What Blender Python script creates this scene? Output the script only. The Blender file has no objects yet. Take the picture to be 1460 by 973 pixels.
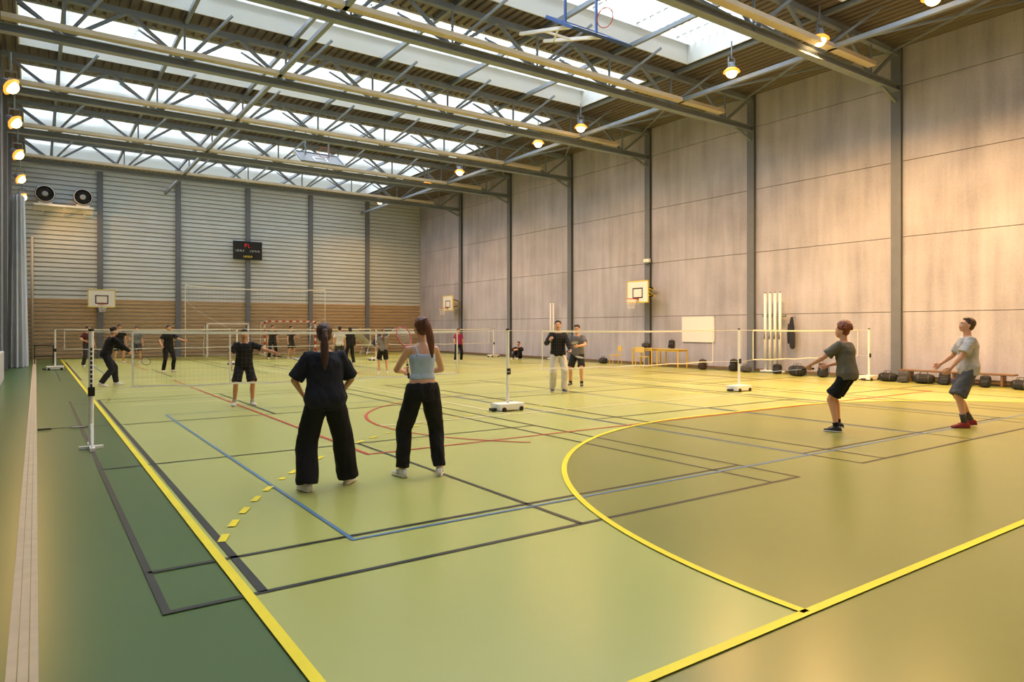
import bpy, math, random
from mathutils import Vector, Matrix, noise as mnoise
random.seed(4)
V=Vector
# ------------------------------------------------------------------ materials
def lin(c):
    return tuple(((v/255)/12.92 if v/255<=0.04045 else ((v/255+0.055)/1.055)**2.4) for v in c)
_m={}
def mat(name,rgb,rough=0.6,metal=0.0,nscale=0,nvar=0.0,bump=0.0,spec=0.5,stretch=(1,1,1),detail=4,coat=0):
    if name in _m: return _m[name]
    m=bpy.data.materials.new(name); m.use_nodes=True
    nt=m.node_tree; b=nt.nodes['Principled BSDF']
    c=lin(rgb); b.inputs['Base Color'].default_value=(*c,1)
    b.inputs['Roughness'].default_value=rough; b.inputs['Metallic'].default_value=metal
    b.inputs['Specular IOR Level'].default_value=spec
    if nscale:
        tc=nt.nodes.new('ShaderNodeTexCoord'); mp=nt.nodes.new('ShaderNodeMapping'); mp.inputs['Scale'].default_value=stretch
        n=nt.nodes.new('ShaderNodeTexNoise'); n.inputs['Scale'].default_value=nscale; n.inputs['Detail'].default_value=detail
        nt.links.new(tc.outputs['Object'],mp.inputs['Vector']); nt.links.new(mp.outputs['Vector'],n.inputs['Vector'])
        if nvar:
            r=nt.nodes.new('ShaderNodeValToRGB')
            r.color_ramp.elements[0].position=0.3; r.color_ramp.elements[1].position=0.7
            r.color_ramp.elements[0].color=(*[v*(1-nvar) for v in c],1)
            r.color_ramp.elements[1].color=(*[min(1,v*(1+nvar)) for v in c],1)
            nt.links.new(n.outputs['Fac'],r.inputs['Fac']); nt.links.new(r.outputs['Color'],b.inputs['Base Color'])
        if bump:
            bp=nt.nodes.new('ShaderNodeBump'); bp.inputs['Strength'].default_value=bump; bp.inputs['Distance'].default_value=0.02
            nt.links.new(n.outputs['Fac'],bp.inputs['Height']); nt.links.new(bp.outputs['Normal'],b.inputs['Normal'])
    _m[name]=m; return m
def emat(name,rgb,strength):
    if name in _m: return _m[name]
    m=bpy.data.materials.new(name); m.use_nodes=True
    b=m.node_tree.nodes['Principled BSDF']; c=lin(rgb)
    b.inputs['Base Color'].default_value=(*c,1)
    b.inputs['Emission Color'].default_value=(*c,1); b.inputs['Emission Strength'].default_value=strength
    _m[name]=m; return m
def translucent(name,rgb,trgb):
    m=bpy.data.materials.new(name); m.use_nodes=True; nt=m.node_tree
    nt.nodes.remove(nt.nodes['Principled BSDF']); out=nt.nodes['Material Output']
    d=nt.nodes.new('ShaderNodeBsdfDiffuse'); t=nt.nodes.new('ShaderNodeBsdfTranslucent'); a=nt.nodes.new('ShaderNodeAddShader')
    d.inputs['Color'].default_value=(*lin(rgb),1); t.inputs['Color'].default_value=(*lin(trgb),1)
    nt.links.new(d.outputs[0],a.inputs[0]); nt.links.new(t.outputs[0],a.inputs[1]); nt.links.new(a.outputs[0],out.inputs['Surface'])
    return m

# ------------------------------------------------------------------ mesh builder
class MB:
    def __init__(s): s.v=[]; s.f=[]; s.m=[]
    def add(s,vs,fs,mi=0):
        o=len(s.v); s.v+= [tuple(p) for p in vs]; s.f+=[tuple(i+o for i in f) for f in fs]; s.m+=[mi]*len(fs)
    def mm(s,a,b,mi=0):
        x0,y0,z0=a; x1,y1,z1=b
        vs=[(x0,y0,z0),(x1,y0,z0),(x1,y1,z0),(x0,y1,z0),(x0,y0,z1),(x1,y0,z1),(x1,y1,z1),(x0,y1,z1)]
        s.add(vs,[(0,3,2,1),(4,5,6,7),(0,1,5,4),(1,2,6,5),(2,3,7,6),(3,0,4,7)],mi)
    def beam(s,p0,p1,w,h,mi=0,up=(0,0,1)):
        p0=V(p0);p1=V(p1); d=(p1-p0).normalized(); up=V(up)
        if abs(d.dot(up))>0.98: up=V((1,0,0))
        r=d.cross(up).normalized()*w/2; u=r.cross(d).normalized()*h/2
        vs=[p0-r-u,p0+r-u,p0+r+u,p0-r+u,p1-r-u,p1+r-u,p1+r+u,p1-r+u]
        s.add(vs,[(0,1,2,3),(7,6,5,4),(0,4,5,1),(1,5,6,2),(2,6,7,3),(3,7,4,0)],mi)
    def rings(s,rs,mi=0,closed=False):
        n=len(rs[0]); vs=[p for r in rs for p in r]; fs=[]
        k=len(rs)
        for i in range(k if closed else k-1):
            a=i*n; b=((i+1)%k)*n
            for j in range(n):
                fs.append((a+j,a+(j+1)%n,b+(j+1)%n,b+j))
        if not closed:
            fs.append(tuple(range(n-1,-1,-1))); fs.append(tuple((k-1)*n+j for j in range(n)))
        s.add(vs,fs,mi)
    def path(s,pts,rad,n=10,mi=0,flat=1.0,side=None,round_ends=False):
        pts=[V(p) for p in pts]; rs=[]
        ext=[]
        for i,p in enumerate(pts):
            d=(pts[min(i+1,len(pts)-1)]-pts[max(i-1,0)]).normalized()
            ext.append((p,d,rad[i]))
        if round_ends:
            p,d,r=ext[0]; ext=[(p-d*r*0.9,d,r*0.35),(p-d*r*0.55,d,r*0.8)]+ext
            p,d,r=ext[-1]; ext=ext+[(p+d*r*0.55,d,r*0.8),(p+d*r*0.9,d,r*0.35)]
        ref=V(side) if side is not None else None
        prev=None
        for p,d,r in ext:
            if ref is not None: a=(ref-d*ref.dot(d))
            elif prev is None:
                t=V((0,0,1)) if abs(d.z)<0.9 else V((1,0,0)); a=t-d*t.dot(d)
            else: a=prev-d*prev.dot(d)
            a.normalize(); prev=a; b=d.cross(a)
            rs.append([p+a*math.cos(2*math.pi*j/n)*r+b*math.sin(2*math.pi*j/n)*r*flat for j in range(n)])
        s.rings(rs,mi)
    def tube(s,p0,p1,r,n=10,mi=0): s.path([p0,p1],[r,r],n,mi)
    def ell(s,c,ax,ay,az,mi=0,nu=14,nv=9):
        c=V(c);ax=V(ax);ay=V(ay);az=V(az); vs=[c+az]; fs=[]
        for i in range(1,nv):
            t=math.pi*i/nv
            for j in range(nu):
                p=2*math.pi*j/nu
                vs.append(c+az*math.cos(t)+(ax*math.cos(p)+ay*math.sin(p))*math.sin(t))
        vs.append(c-az)
        for j in range(nu): fs.append((0,1+j,1+(j+1)%nu))
        for i in range(nv-2):
            for j in range(nu):
                a=1+i*nu+j; b=1+i*nu+(j+1)%nu
                fs.append((a,a+nu,b+nu,b))
        e=len(vs)-1; o=1+(nv-2)*nu
        for j in range(nu): fs.append((e,o+(j+1)%nu,o+j))
        s.add(vs,fs,mi)
    def mesh(s,name,smooth=False):
        me=bpy.data.meshes.new(name); me.from_pydata(s.v,[],s.f)
        for i,p in enumerate(me.polygons): p.material_index=s.m[i]; p.use_smooth=smooth
        me.update(); return me
    def obj(s,name,mats,parent=None,smooth=False,loc=None,rz=0,bevel=0):
        me=s.mesh(name,smooth)
        return mkobj(name,me,mats,parent,loc,rz,bevel)
def mkobj(name,me,mats,parent=None,loc=None,rz=0,bevel=0):
    for m in mats: me.materials.append(m)
    o=bpy.data.objects.new(name,me); bpy.context.scene.collection.objects.link(o)
    if parent: o.parent=parent
    if loc: o.location=loc
    o.rotation_euler[2]=rz
    if bevel:
        b=o.modifiers.new('bev','BEVEL'); b.width=bevel; b.segments=2; b.limit_method='ANGLE'
    return o
def empty(name,loc=(0,0,0),rz=0):
    e=bpy.data.objects.new(name,None); bpy.context.scene.collection.objects.link(e)
    e.location=loc; e.rotation_euler[2]=rz; e.empty_display_size=0.2; return e
def remesh(mb,vox,it=4,fac=0.5,wr=0.0,seed=0,zs=0.45):
    me=mb.mesh('tmp'); o=bpy.data.objects.new('tmp',me); bpy.context.scene.collection.objects.link(o)
    r=o.modifiers.new('r','REMESH'); r.mode='VOXEL'; r.voxel_size=vox; r.use_smooth_shade=True
    if it:
        q=o.modifiers.new('s','SMOOTH'); q.iterations=it; q.factor=fac
    dg=bpy.context.evaluated_depsgraph_get(); dg.update()
    out=bpy.data.meshes.new_from_object(o.evaluated_get(dg))
    bpy.data.objects.remove(o); bpy.data.meshes.remove(me)
    if wr:   # cloth folds: ridged noise along the normal
        nn=[v.normal.copy() for v in out.vertices]
        for v,nr in zip(out.vertices,nn):
            c=v.co
            q=V((c.x*8+seed*3.1,c.y*8,c.z*8*zs+c.x*4)); a=1-2*abs(mnoise.noise(q)); b_=1-2*abs(mnoise.noise(q*2.1+V((5,1,2))))
            v.co=c+nr*wr*(a*0.7+b_*0.35-0.35)
    for p in out.polygons: p.use_smooth=True
    return out
def me_to(mb,me,mi=0):
    mb.add([v.co[:] for v in me.vertices],[tuple(p.vertices) for p in me.polygons],mi)

# ------------------------------------------------------------------ dimensions
XL,XR,YB,YF,ZR=-1.0,22.0,-1.6,42.8,10.3
COLY=[5.25,10.55,15.8,21.05,26.35,31.7,37.1]
GX,GY=1.04,2.19      # court corner
CX=11.04; LEN=39.0

# ------------------------------------------------------------------ floor
FR=0.28
M_green=mat('floor_green',(72,98,43),FR,nscale=0.6,nvar=0.05,spec=0.4,bump=0.01)
M_light=mat('floor_light_green',(174,177,98),FR,nscale=0.5,nvar=0.04,spec=0.55,bump=0.01)
M_dgreen=mat('floor_goal_area',(132,131,58),FR,nscale=0.6,nvar=0.05,spec=0.55,bump=0.01)
f=MB(); f.mm((XL-0.3,YB-0.3,-0.2),(XR+0.3,YF+0.3,0)); f.obj('floor',[M_green])
def flat(poly,z,name,m):
    b=MB(); b.add([(x,y,z) for x,y in poly],[tuple(range(len(poly)))]); return b.obj(name,[m])
flat([(GX,GY),(GX+20,GY),(GX+20,GY+LEN),(GX,GY+LEN)],0.002,'floor_court_surface',M_light)
def dpoly(y0,sgn,R=6,n=40):
    pts=[]
    for i in range(n+1):
        t=math.pi-(math.pi/2)*i/n; pts.append((CX-1.5+R*math.cos(t),y0+sgn*R*math.sin(t)))
    for i in range(n+1):
        t=math.pi/2-(math.pi/2)*i/n; pts.append((CX+1.5+R*math.cos(t),y0+sgn*R*math.sin(t)))
    return pts
flat(list(reversed(dpoly(GY,1))),0.0045,'floor_goal_area_near',M_dgreen)
flat(dpoly(GY+LEN,-1),0.0045,'floor_goal_area_far',M_dgreen)
flat([(GX,YB),(XR,YB),(XR,GY),(GX,GY)],0.002,'floor_runoff',M_dgreen)
class LN(MB):
    z=0.003
    def seg(s,x0,y0,x1,y1,w=0.05):
        d=V((x1-x0,y1-y0,0)).normalized(); n=V((-d.y,d.x,0))*w/2; a=V((x0,y0,s.z)); b=V((x1,y1,s.z))
        s.add([a-n,b-n,b+n,a+n],[(0,1,2,3)])
    def rect(s,x0,y0,x1,y1,w=0.05):
        h=w/2
        s.seg(x0-h,y0,x1+h,y0,w); s.seg(x0-h,y1,x1+h,y1,w); s.seg(x0,y0+h,x0,y1-h,w); s.seg(x1,y0+h,x1,y1-h,w)
    def arc(s,cx,cy,r,a0,a1,w=0.05,dash=None):
        L=abs(a1-a0)*r; n=int(L/0.1)
        vs=[];fs=[]
        for i in range(n+1):
            a=a0+(a1-a0)*i/n
            vs.append((cx+(r-w/2)*math.cos(a),cy+(r-w/2)*math.sin(a),s.z)); vs.append((cx+(r+w/2)*math.cos(a),cy+(r+w/2)*math.sin(a),s.z))
        for i in range(n):
            if dash and (i*0.1)%(dash*2)>=dash-1e-6: continue
            q=(2*i,2*i+1,2*i+3,2*i+2)
            fs.append(q if a1>a0 else q[::-1])
        s.add(vs,fs)
def lmat(n,c): return mat(n,c,0.35,spec=0.4,nscale=3,nvar=0.05)
pi=math.pi
bl=LN(); bl.z=0.0065
for (x0,y0) in [(0.6,4.24),(7.99,4.24),(15.4,4.24),(0.6,24.6),(7.99,24.6),(15.4,24.6)]:
    x1=x0+6.1; y1=y0+13.4; w=0.045
    bl.rect(x0,y0,x1,y1,w)
    bl.seg(x0+.53,y0,x0+.53,y1,0.055); bl.seg(x1-.46,y0,x1-.46,y1,w)
    bl.seg(x0,y0+.76,x1,y0+.76,w); bl.seg(x0,y1-.76,x1,y1-.76,w)
    bl.seg(x0,y0+4.72,x1,y0+4.72,w); bl.seg(x0,y1-4.72,x1,y1-4.72,w)
    bl.seg(x0+3.05,y0,x0+3.05,y0+4.72,w); bl.seg(x0+3.05,y1-4.72,x0+3.05,y1,w)
bl.obj('court_lines_black',[lmat('line_black',(34,33,28))])
b=LN(); b.z=0.0075
for y0 in (4.9,24.6):
    b.rect(1.96,y0,19.96,y0+9,0.035); 
    for x in (7.96,10.96,13.96): b.seg(x,y0,x,y0+9,0.035)
b.obj('court_lines_blue',[lmat('line_blue',(84,122,160))])
b=LN(); b.z=0.0085
b.rect(3.44,8.1,18.6,23.0,0.05); b.arc(8.2,10.2,3.6,pi*0.5,pi*1.25,0.05)
b.rect(3.44,29,18.6,38,0.05); b.arc(11,22.3,1.8,0,2*pi,0.05)
b.obj('court_lines_red',[lmat('line_red',(186,44,32))])
b=LN(); b.z=0.0095
b.seg(4.6,10.35,20.4,10.35,0.05); b.seg(1.6,16.0,20.4,16.0,0.05); b.seg(7.2,10.35,7.2,34,0.05); b.seg(14.9,10.35,14.9,34,0.05); b.seg(1.6,19.3,20.4,19.3,0.05)
b.obj('court_lines_white',[lmat('line_cream',(240,232,190))])
b=LN(); b.z=0.0105
b.rect(GX,GY,GX+20,GY+LEN,0.06); b.seg(GX,GY+LEN/2,GX+20,GY+LEN/2,0.05)
b.arc(CX-1.5,GY,6,pi,pi/2,0.06); b.arc(CX+1.5,GY,6,pi/2,0,0.06); b.seg(CX-1.5,GY+6,CX+1.5,GY+6,0.06)
b.arc(CX-1.5,GY,9,pi*0.884,pi/2,0.06,0.2); b.arc(CX+1.5,GY,9,pi/2,pi*0.116,0.06,0.2)
b.arc(CX-1.5,GY+LEN,6,-pi,-pi/2,0.06); b.arc(CX+1.5,GY+LEN,6,-pi/2,0,0.06); b.seg(CX-1.5,GY+LEN-6,CX+1.5,GY+LEN-6,0.06)
b.arc(CX-1.5,GY+LEN,9,-pi*0.884,-pi/2,0.06,0.2); b.arc(CX+1.5,GY+LEN,9,-pi/2,-pi*0.116,0.06,0.2)
b.obj('court_lines_yellow',[lmat('line_yellow',(244,222,26))])
M_joint=mat('joint_beige',(190,168,136),0.6,nscale=8,nvar=0.08)
b=MB()
for x0,x1 in ((-0.115,-0.075),(-0.07,-0.03),(-0.025,0.01)): b.mm((x0,YB,0.0),(x1,YF-0.15,0.006))
b.obj('trim_1',[M_joint])

# ------------------------------------------------------------------ right wall (precast concrete)
def concrete():
    m=bpy.data.materials.new('concrete'); m.use_nodes=True; nt=m.node_tree; B=nt.nodes['Principled BSDF']; B.inputs['Roughness'].default_value=0.75
    B.inputs['Specular IOR Level'].default_value=0.25
    tc=nt.nodes.new('ShaderNodeTexCoord')
    def noise(sc,st,det=5):
        mp=nt.nodes.new('ShaderNodeMapping'); mp.inputs['Scale'].default_value=st
        n=nt.nodes.new('ShaderNodeTexNoise'); n.inputs['Scale'].default_value=sc; n.inputs['Detail'].default_value=det
        nt.links.new(tc.outputs['Object'],mp.inputs['Vector']); nt.links.new(mp.outputs['Vector'],n.inputs['Vector']); return n
    a=noise(0.5,(1,1,1.2)); c=noise(3.2,(1,1,0.1)); d=noise(14,(1,1,1))
    m1=nt.nodes.new('ShaderNodeMath'); m1.operation='ADD'; m2=nt.nodes.new('ShaderNodeMath'); m2.operation='MULTIPLY_ADD'; m2.inputs[1].default_value=0.35
    nt.links.new(a.outputs['Fac'],m1.inputs[0]); nt.links.new(c.outputs['Fac'],m1.inputs[1])
    nt.links.new(d.outputs['Fac'],m2.inputs[0]); nt.links.new(m1.outputs[0],m2.inputs[2])
    r=nt.nodes.new('ShaderNodeValToRGB')
    mr=nt.nodes.new('ShaderNodeMapRange'); mr.inputs['From Min'].default_value=0.85; mr.inputs['From Max'].default_value=1.5
    nt.links.new(m2.outputs[0],mr.inputs['Value'])
    r.color_ramp.elements[0].position=0; r.color_ramp.elements[1].position=1
    r.color_ramp.elements[0].color=(*lin((158,155,166)),1); r.color_ramp.elements[1].color=(*lin((194,190,201)),1)
    nt.links.new(mr.outputs[0],r.inputs['Fac']); nt.links.new(r.outputs['Color'],B.inputs['Base Color'])
    bp=nt.nodes.new('ShaderNodeBump'); bp.inputs['Strength'].default_value=0.15; bp.inputs['Distance'].default_value=0.01
    nt.links.new(c.outputs['Fac'],bp.inputs['Height']); nt.links.new(bp.outputs['Normal'],B.inputs['Normal'])
    return m
M_conc=concrete(); M_gap=mat('joint_dark',(104,100,102),0.9)
M_steel=mat('steel_grey',(128,138,150),0.5,nscale=3,nvar=0.06)
M_col=mat('column_grey',(110,114,124),0.6,nscale=3,nvar=0.06)
b=MB(); b.mm((XR+0.06,YB-0.3,-0.2),(XR+0.35,YF+0.3,ZR+1.3),1)
zs=[0,2.1,4.42,6.77,9.1,ZR+0.02]
ys=[YB,0.0]+COLY+[YF]
for i in range(len(ys)-1):
    for j in range(len(zs)-1):
        b.mm((XR,ys[i]+0.008,zs[j]+(0.008 if j else 0)),(XR+0.08,ys[i+1]-0.008,zs[j+1]-0.008),0)
b.obj('wall_right',[M_conc,M_gap],bevel=0.006)
b=MB()
for y in COLY+[0.0]:
    b.mm((XR-0.13,y-0.15,0),(XR-0.11,y+0.15,ZR)); b.mm((XR-0.11,y-0.02,0),(XR,y+0.02,ZR)); b.mm((XR-0.012,y-0.15,0),(XR-0.001,y+0.15,ZR))
b.obj('trim_2',[M_col])
# ------------------------------------------------------------------ far wall
M_clad=mat('cladding_white',(208,216,222),0.45,nscale=1.2,nvar=0.04)
M_slat=mat('wood_slats',(184,156,120),0.55,nscale=3,nvar=0.12,stretch=(0.3,1,6))
M_groove=mat('groove_light',(220,216,206),0.7); M_cgroove=mat('cladding_groove',(136,142,146),0.6)
b=MB(); b.mm((XL-0.3,YF+0.05,-0.2),(XR+0.35,YF+0.35,ZR+1.3),2)
z=3.1; p=0.24
while z<ZR:
    z1=min(z+p,ZR+0.2)
    prof=[(YF+0.05,z),(YF-0.0,z+0.02),(YF-0.0,z1-0.05),(YF+0.05,z1-0.03)]
    vs=[(XL,y,zz) for y,zz in prof]+[(XR,y,zz) for y,zz in prof]
    b.add(vs,[(0,4,5,1)],3); b.add(vs,[(1,5,6,2)],0); b.add(vs,[(2,6,7,3)],3); z+=p
z=0.0
while z<3.0:
    b.mm((XL,YF-0.03,z+0.02),(XR,YF+0.06,z+0.165),1); z+=0.206
b.mm((XL,YF-0.04,3.06),(XR,YF+0.06,3.14),1)
b.obj('wall_far',[M_clad,M_slat,M_groove,M_cgroove])
b=MB()
for i in range(5):
    x=2.83+3.81*i
    b.mm((x-0.13,YF-0.16,0),(x+0.13,YF-0.14,ZR)); b.mm((x-0.02,YF-0.14,0),(x+0.02,YF,ZR)); b.mm((x-0.13,YF-0.045,0),(x+0.13,YF-0.032,ZR))
b.obj('trim_3',[M_col])
# left & back wall
M_lw=mat('wall_left_paint',(134,134,132),0.7,nscale=2,nvar=0.06)
b=MB(); b.mm((XL-0.3,YB-0.3,-0.2),(XL,YF+0.3,ZR+1.3),0); b.obj('wall_left',[M_lw])
b=MB()
for y in COLY: b.mm((XL+0.001,y-0.12,0),(XL+0.12,y+0.12,ZR-0.02))
b.obj('trim_4',[M_col])
b=MB(); b.mm((XL,YB-0.3,-0.2),(XR,YB,ZR+1.3),0); b.obj('wall_back',[mat('wall_back_paint',(170,164,154),0.7,nscale=2,nvar=0.05)])
b=MB(); b.mm((XR-0.03,YB,0.0),(XR-0.001,YF,0.1),0); b.obj('baseboard_right',[mat('skirting',(120,96,70),0.6,nscale=5,nvar=0.1)])

# ------------------------------------------------------------------ roof
M_deck=mat('roof_deck',(112,103,95),0.5,nscale=1.5,nvar=0.08)
M_up=mat('skylight_upstand',(220,224,224),0.6)
M_glz=emat('skylight_glazing',(230,240,253),6.0)
M_bar=translucent('skylight_bars',(150,150,144),(92,93,92))
deck=MB()
def corr(x0,x1,y0,y1,z=ZR,p=0.25):
    prof=[]; x=x0
    while x<x1-1e-6:
        for dx,dz in ((0,0),(0.14,0),(0.165,0.06),(0.225,0.06)):
            if x+dx<=x1: prof.append((x+dx,z+dz))
        x+=p
    prof.append((x1,z))
    vs=[];fs=[]
    for a,c in prof: vs+= [(a,y0,c),(a,y1,c)]
    for i in range(len(prof)-1): fs.append((2*i,2*i+1,2*i+3,2*i+2))
    deck.add(vs,fs,0)
SX0,SX1=-0.4,17.5
corr(SX1,XR+0.05,YB,YF+0.05); corr(XL,SX0,YB,YF+0.05)
TR=[-0.0]+COLY+[YF-0.35]
glz=MB(); bars=MB(); ups=MB()
ops=[]
for i in range(len(TR)-1):
    y0=TR[i]+1.15; y1=TR[i+1]-0.75; ops.append((y0,y1))
prev=YB
for (y0,y1) in ops:
    corr(SX0,SX1,prev,y0); prev=y1
    zt=ZR+0.85
    t=0.04
    ups.mm((SX0-t,y0-t,ZR-0.05),(SX1+t,y0,zt)); ups.mm((SX0-t,y1,ZR-0.05),(SX1+t,y1+t,zt))
    ups.mm((SX0-t,y0,ZR-0.05),(SX0,y1,zt)); ups.mm((SX1,y0,ZR-0.05),(SX1+t,y1,zt))
    glz.mm((SX0,y0,zt),(SX1,y1,zt+0.03))
    yy=y0+0.15
    while yy<y1-0.1:
        bars.add([(SX0,yy,ZR+0.52),(SX1,yy,ZR+0.52),(SX1,yy+0.12,ZR+0.68),(SX0,yy+0.12,ZR+0.68)],[(0,1,2,3)]); yy+=0.28
    xx=SX0+1.2
    while xx<SX1: bars.mm((xx-0.03,y0,ZR+0.69),(xx+0.03,y1,ZR+0.76)); xx+=1.8
corr(SX0,SX1,prev,YF+0.05)
deck.mm((XL-0.3,YB-0.3,ZR+1.3),(XR+0.35,YF+0.35,ZR+1.5),0)
deck.obj('ceiling',[M_deck]); glz.obj('window_1',[M_glz]); bars.obj('skylight_louvres',[M_bar]); ups.obj('trim_5',[M_up])

M_cream=mat('cream_paint_and_lit_band',(200,188,168),0.6,nscale=2,nvar=0.05)  # cream paint; on the trusses it imitates warm light on the beam
ZL=9.02; ZT=10.12
for k,y in enumerate(COLY+[-0.0]):
    t=MB()
    t.mm((XL+0.12,y-0.12,ZL-0.09),(XR-0.13,y+0.12,ZL-0.065),0); t.mm((XL+0.12,y-0.12,ZL+0.09),(XR-0.13,y+0.12,ZL+0.115),0)
    t.mm((XL+0.12,y-0.02,ZL-0.07),(XR-0.13,y+0.02,ZL+0.1),0)
    t.mm((XL+0.3,y-0.46,ZL+0.13),(XR-2.2,y-0.22,ZL+0.25),1)       # added cream box, its colour stands in for the beam's warm-lit face
    t.mm((XL+0.12,y-0.08,ZT-0.08),(XR-0.01,y+0.08,ZT+0.08),0)
    n=8; dx=(XR-0.2-(XL+0.2))/n
    for i in range(n):
        xa=XL+0.2+i*dx; xm=xa+dx/2; xb=xa+dx
        t.beam((xa,y,ZT),(xm,y,ZL+0.05),0.08,0.08,0); t.beam((xm,y,ZL+0.05),(xb,y,ZT),0.08,0.08,0)
        t.beam((xm,y,ZL),(xm,y,ZT),0.05,0.05,0)
        if i<n-1: t.beam((xm+0.0,y,ZL+0.1),(xm+1.0,y-1.25,ZR-0.1),0.06,0.06,0); t.beam((xm,y,ZL+0.1),(xm-1.0,y+1.25,ZR-0.1),0.06,0.06,0)
    t.beam((XR-0.1,y,ZL-0.4),(XR-1.0,y,ZL-0.08),0.08,0.08,0)
    t.obj('roof_truss',[M_steel,M_cream])
b=MB()
for i in range(7):
    x=XL+0.2+1.42+i*2.85+0.0
    b.mm((x-0.05,YB,ZT+0.03),(x+0.05,YF,ZR-0.02))
for x in (6.0,17.7): b.mm((x-0.06,YB,ZL+0.13),(x+0.06,YF,ZL+0.25))
for y0,y1 in zip(COLY[:-1],COLY[1:]):
    b.beam((17.7,y0,ZL+0.3),(XR-0.4,y1,ZT),0.05,0.05); b.beam((17.7,y1,ZL+0.3),(XR-0.4,y0,ZT),0.05,0.05)
b.obj('roof_purlins',[M_steel])

# ------------------------------------------------------------------ lamps
M_blk=mat('black_plastic',(22,22,24),0.5,nscale=20,nvar=0.1)
M_lens=emat('lamp_lens',(255,206,130),14)
M_halo=emat('lamp_halo_glow',(255,158,56),1.6)  # orange emission stands in for the halo around each lamp
def lamp(name,x,y,z,aim,power,size=0.38):
    e=empty(name,(x,y,z)); aim=V(aim).normalized()
    m=MB()
    m.path([-aim*0.26,-aim*0.2,-aim*0.12,-aim*0.08],[0.07,0.1,0.12,0.14],16,0)
    m.obj('housing',[M_steel],e,True)
    m=MB(); m.path([-aim*0.08,-aim*0.02,aim*0.03],[0.15,0.22,0.25],20,0)  # glowing bowl shaped to imitate the lamp's orange halo
    m.obj('halo_bowl',[M_halo],e,True)
    m=MB(); m.ell(aim*0.03,V((0.17,0,0)),V((0,0.17,0)),V((0,0,0.17)),0)
    m.obj('lens',[M_lens],e,True)
    m=MB(); m.tube((0,0,0.4),(0,0,min(0.9,10.2-z)),0.02,6,0); m.mm((-0.15,-0.02,-0.05),(-0.13,0.02,0.4)); m.mm((0.13,-0.02,-0.05),(0.15,0.02,0.4)); m.mm((-0.15,-0.02,0.38),(0.15,0.02,0.42))
    m.obj('bracket',[M_steel],e)
    L=bpy.data.lights.new(name+'_light','AREA'); L.shape='DISK'; L.size=size; L.energy=power; L.color=(1.0,0.55,0.18); L.spread=math.radians(150)
    o=bpy.data.objects.new('light',L); bpy.context.scene.collection.objects.link(o); o.parent=e
    o.location=aim*0.22; o.rotation_euler=aim.to_track_quat('-Z','Y').to_euler()
for y,pw in ((1.2,420),(4.4,420),(7.4,500),(10.2,560),(13.0,430),(19.9,210),(22.6,210),(29.0,200),(32.4,200),(38.5,200)):
    lamp('ceiling_lamp',17.1,y+0.01,9.3,(0,0,-1),pw)
for y in (22.4,26.2,31.0,36.0,41.0):
    lamp('wall_floodlight',-0.55,y,8.0,(0.75,-0.2,-0.6),110,0.3)

# ------------------------------------------------------------------ nets & posts
M_white=mat('white_paint',(236,234,230),0.4,nscale=6,nvar=0.03)
M_string=mat('net_string',(150,142,128),0.8); M_tape=mat('net_tape',(240,238,234),0.7)
def post(x,y,h=1.56,big=True,mi=None):
    m=MB(); m.tube((0,0,0.03),(0,0,h),0.03,12,0); m.tube((0,0,h),(0,0,h+0.03),0.034,12,1)
    if big:
        m.mm((-0.28,-0.17,0.03),(0.28,0.17,0.15),0); m.mm((-0.4,-0.05,0.02),(-0.28,0.05,0.07),1)
        for sx in (-0.2,0.2):
            for sy in (-0.2,0.17): m.path([(sx,sy,0.045),(sx,sy+0.03,0.045)],[0.045,0.045],12,1)
    else:
        m.mm((-0.03,-0.3,0.0),(0.03,0.3,0.05),0); m.mm((-0.14,-0.03,0.0),(0.14,0.03,0.04),0)
        m.beam((0,-0.25,0.04),(0,0,0.35),0.03,0.03,0)
        for i in range(9): m.mm((-0.012,-0.034,0.82+i*0.06),(0.012,-0.027,0.86+i*0.06),1)
    m.mm((-0.04,-0.05,0.7),(0.04,-0.028,0.82),1)
    m.obj('badminton_net_post',[M_white,M_blk],None,False,(x,y,0),0,0.006)
def net(x0,x1,xa,xb,y,zt=1.55,hh=0.76,sp=0.06,sag=0.03,tapes=(),tk=0.0006):
    m=MB(); n=int((xb-xa)/sp); k=int(hh/sp)
    def Z(x,t): # t 0 top 1 bottom
        u=(x-x0)/(x1-x0); return zt-sag*4*u*(1-u)-t*hh
    for i in range(n+1):
        x=xa+(xb-xa)*i/n; m.beam((x,y,Z(x,0)),(x,y,Z(x,1)),tk,tk,0)
    N=14
    for j in range(k+1):
        for i in range(N):
            a=xa+(xb-xa)*i/N; c=xa+(xb-xa)*(i+1)/N
            m.beam((a,y,Z(a,j/k)),(c,y,Z(c,j/k)),tk,tk,0)
    for i in range(N):
        a=xa+(xb-xa)*i/N; c=xa+(xb-xa)*(i+1)/N
        m.beam((a,y,Z(a,0)),(c,y,Z(c,0)),0.01,0.04,1)
        m.beam((a,y,Z(a,1)+0.01*math.sin(i*2.1)),(c,y,Z(c,1)+0.01*math.sin(i*2.1+2.1)),0.01,0.024,1)
    m.beam((x0,y,zt),(xa,y,Z(xa,0)),0.008,0.01,1); m.beam((xb,y,Z(xb,0)),(x1,y,zt),0.008,0.01,1)
    m.beam((x0,y,zt-hh-0.05),(xa,y,Z(xa,1)),0.006,0.006,1); m.beam((xb,y,Z(xb,1)),(x1,y,zt-hh-0.03),0.006,0.006,1)
    for x in (xa,xb)+tuple(tapes): m.beam((x,y,Z(x,0)),(x,y,Z(x,1)),0.008,0.024,1)
    m.obj('badminton_net',[M_string,M_tape])
YN=10.9
post(0.6,10.6,1.56,False); post(7.5,YN); post(14.62,YN); post(20.95,YN)
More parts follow.
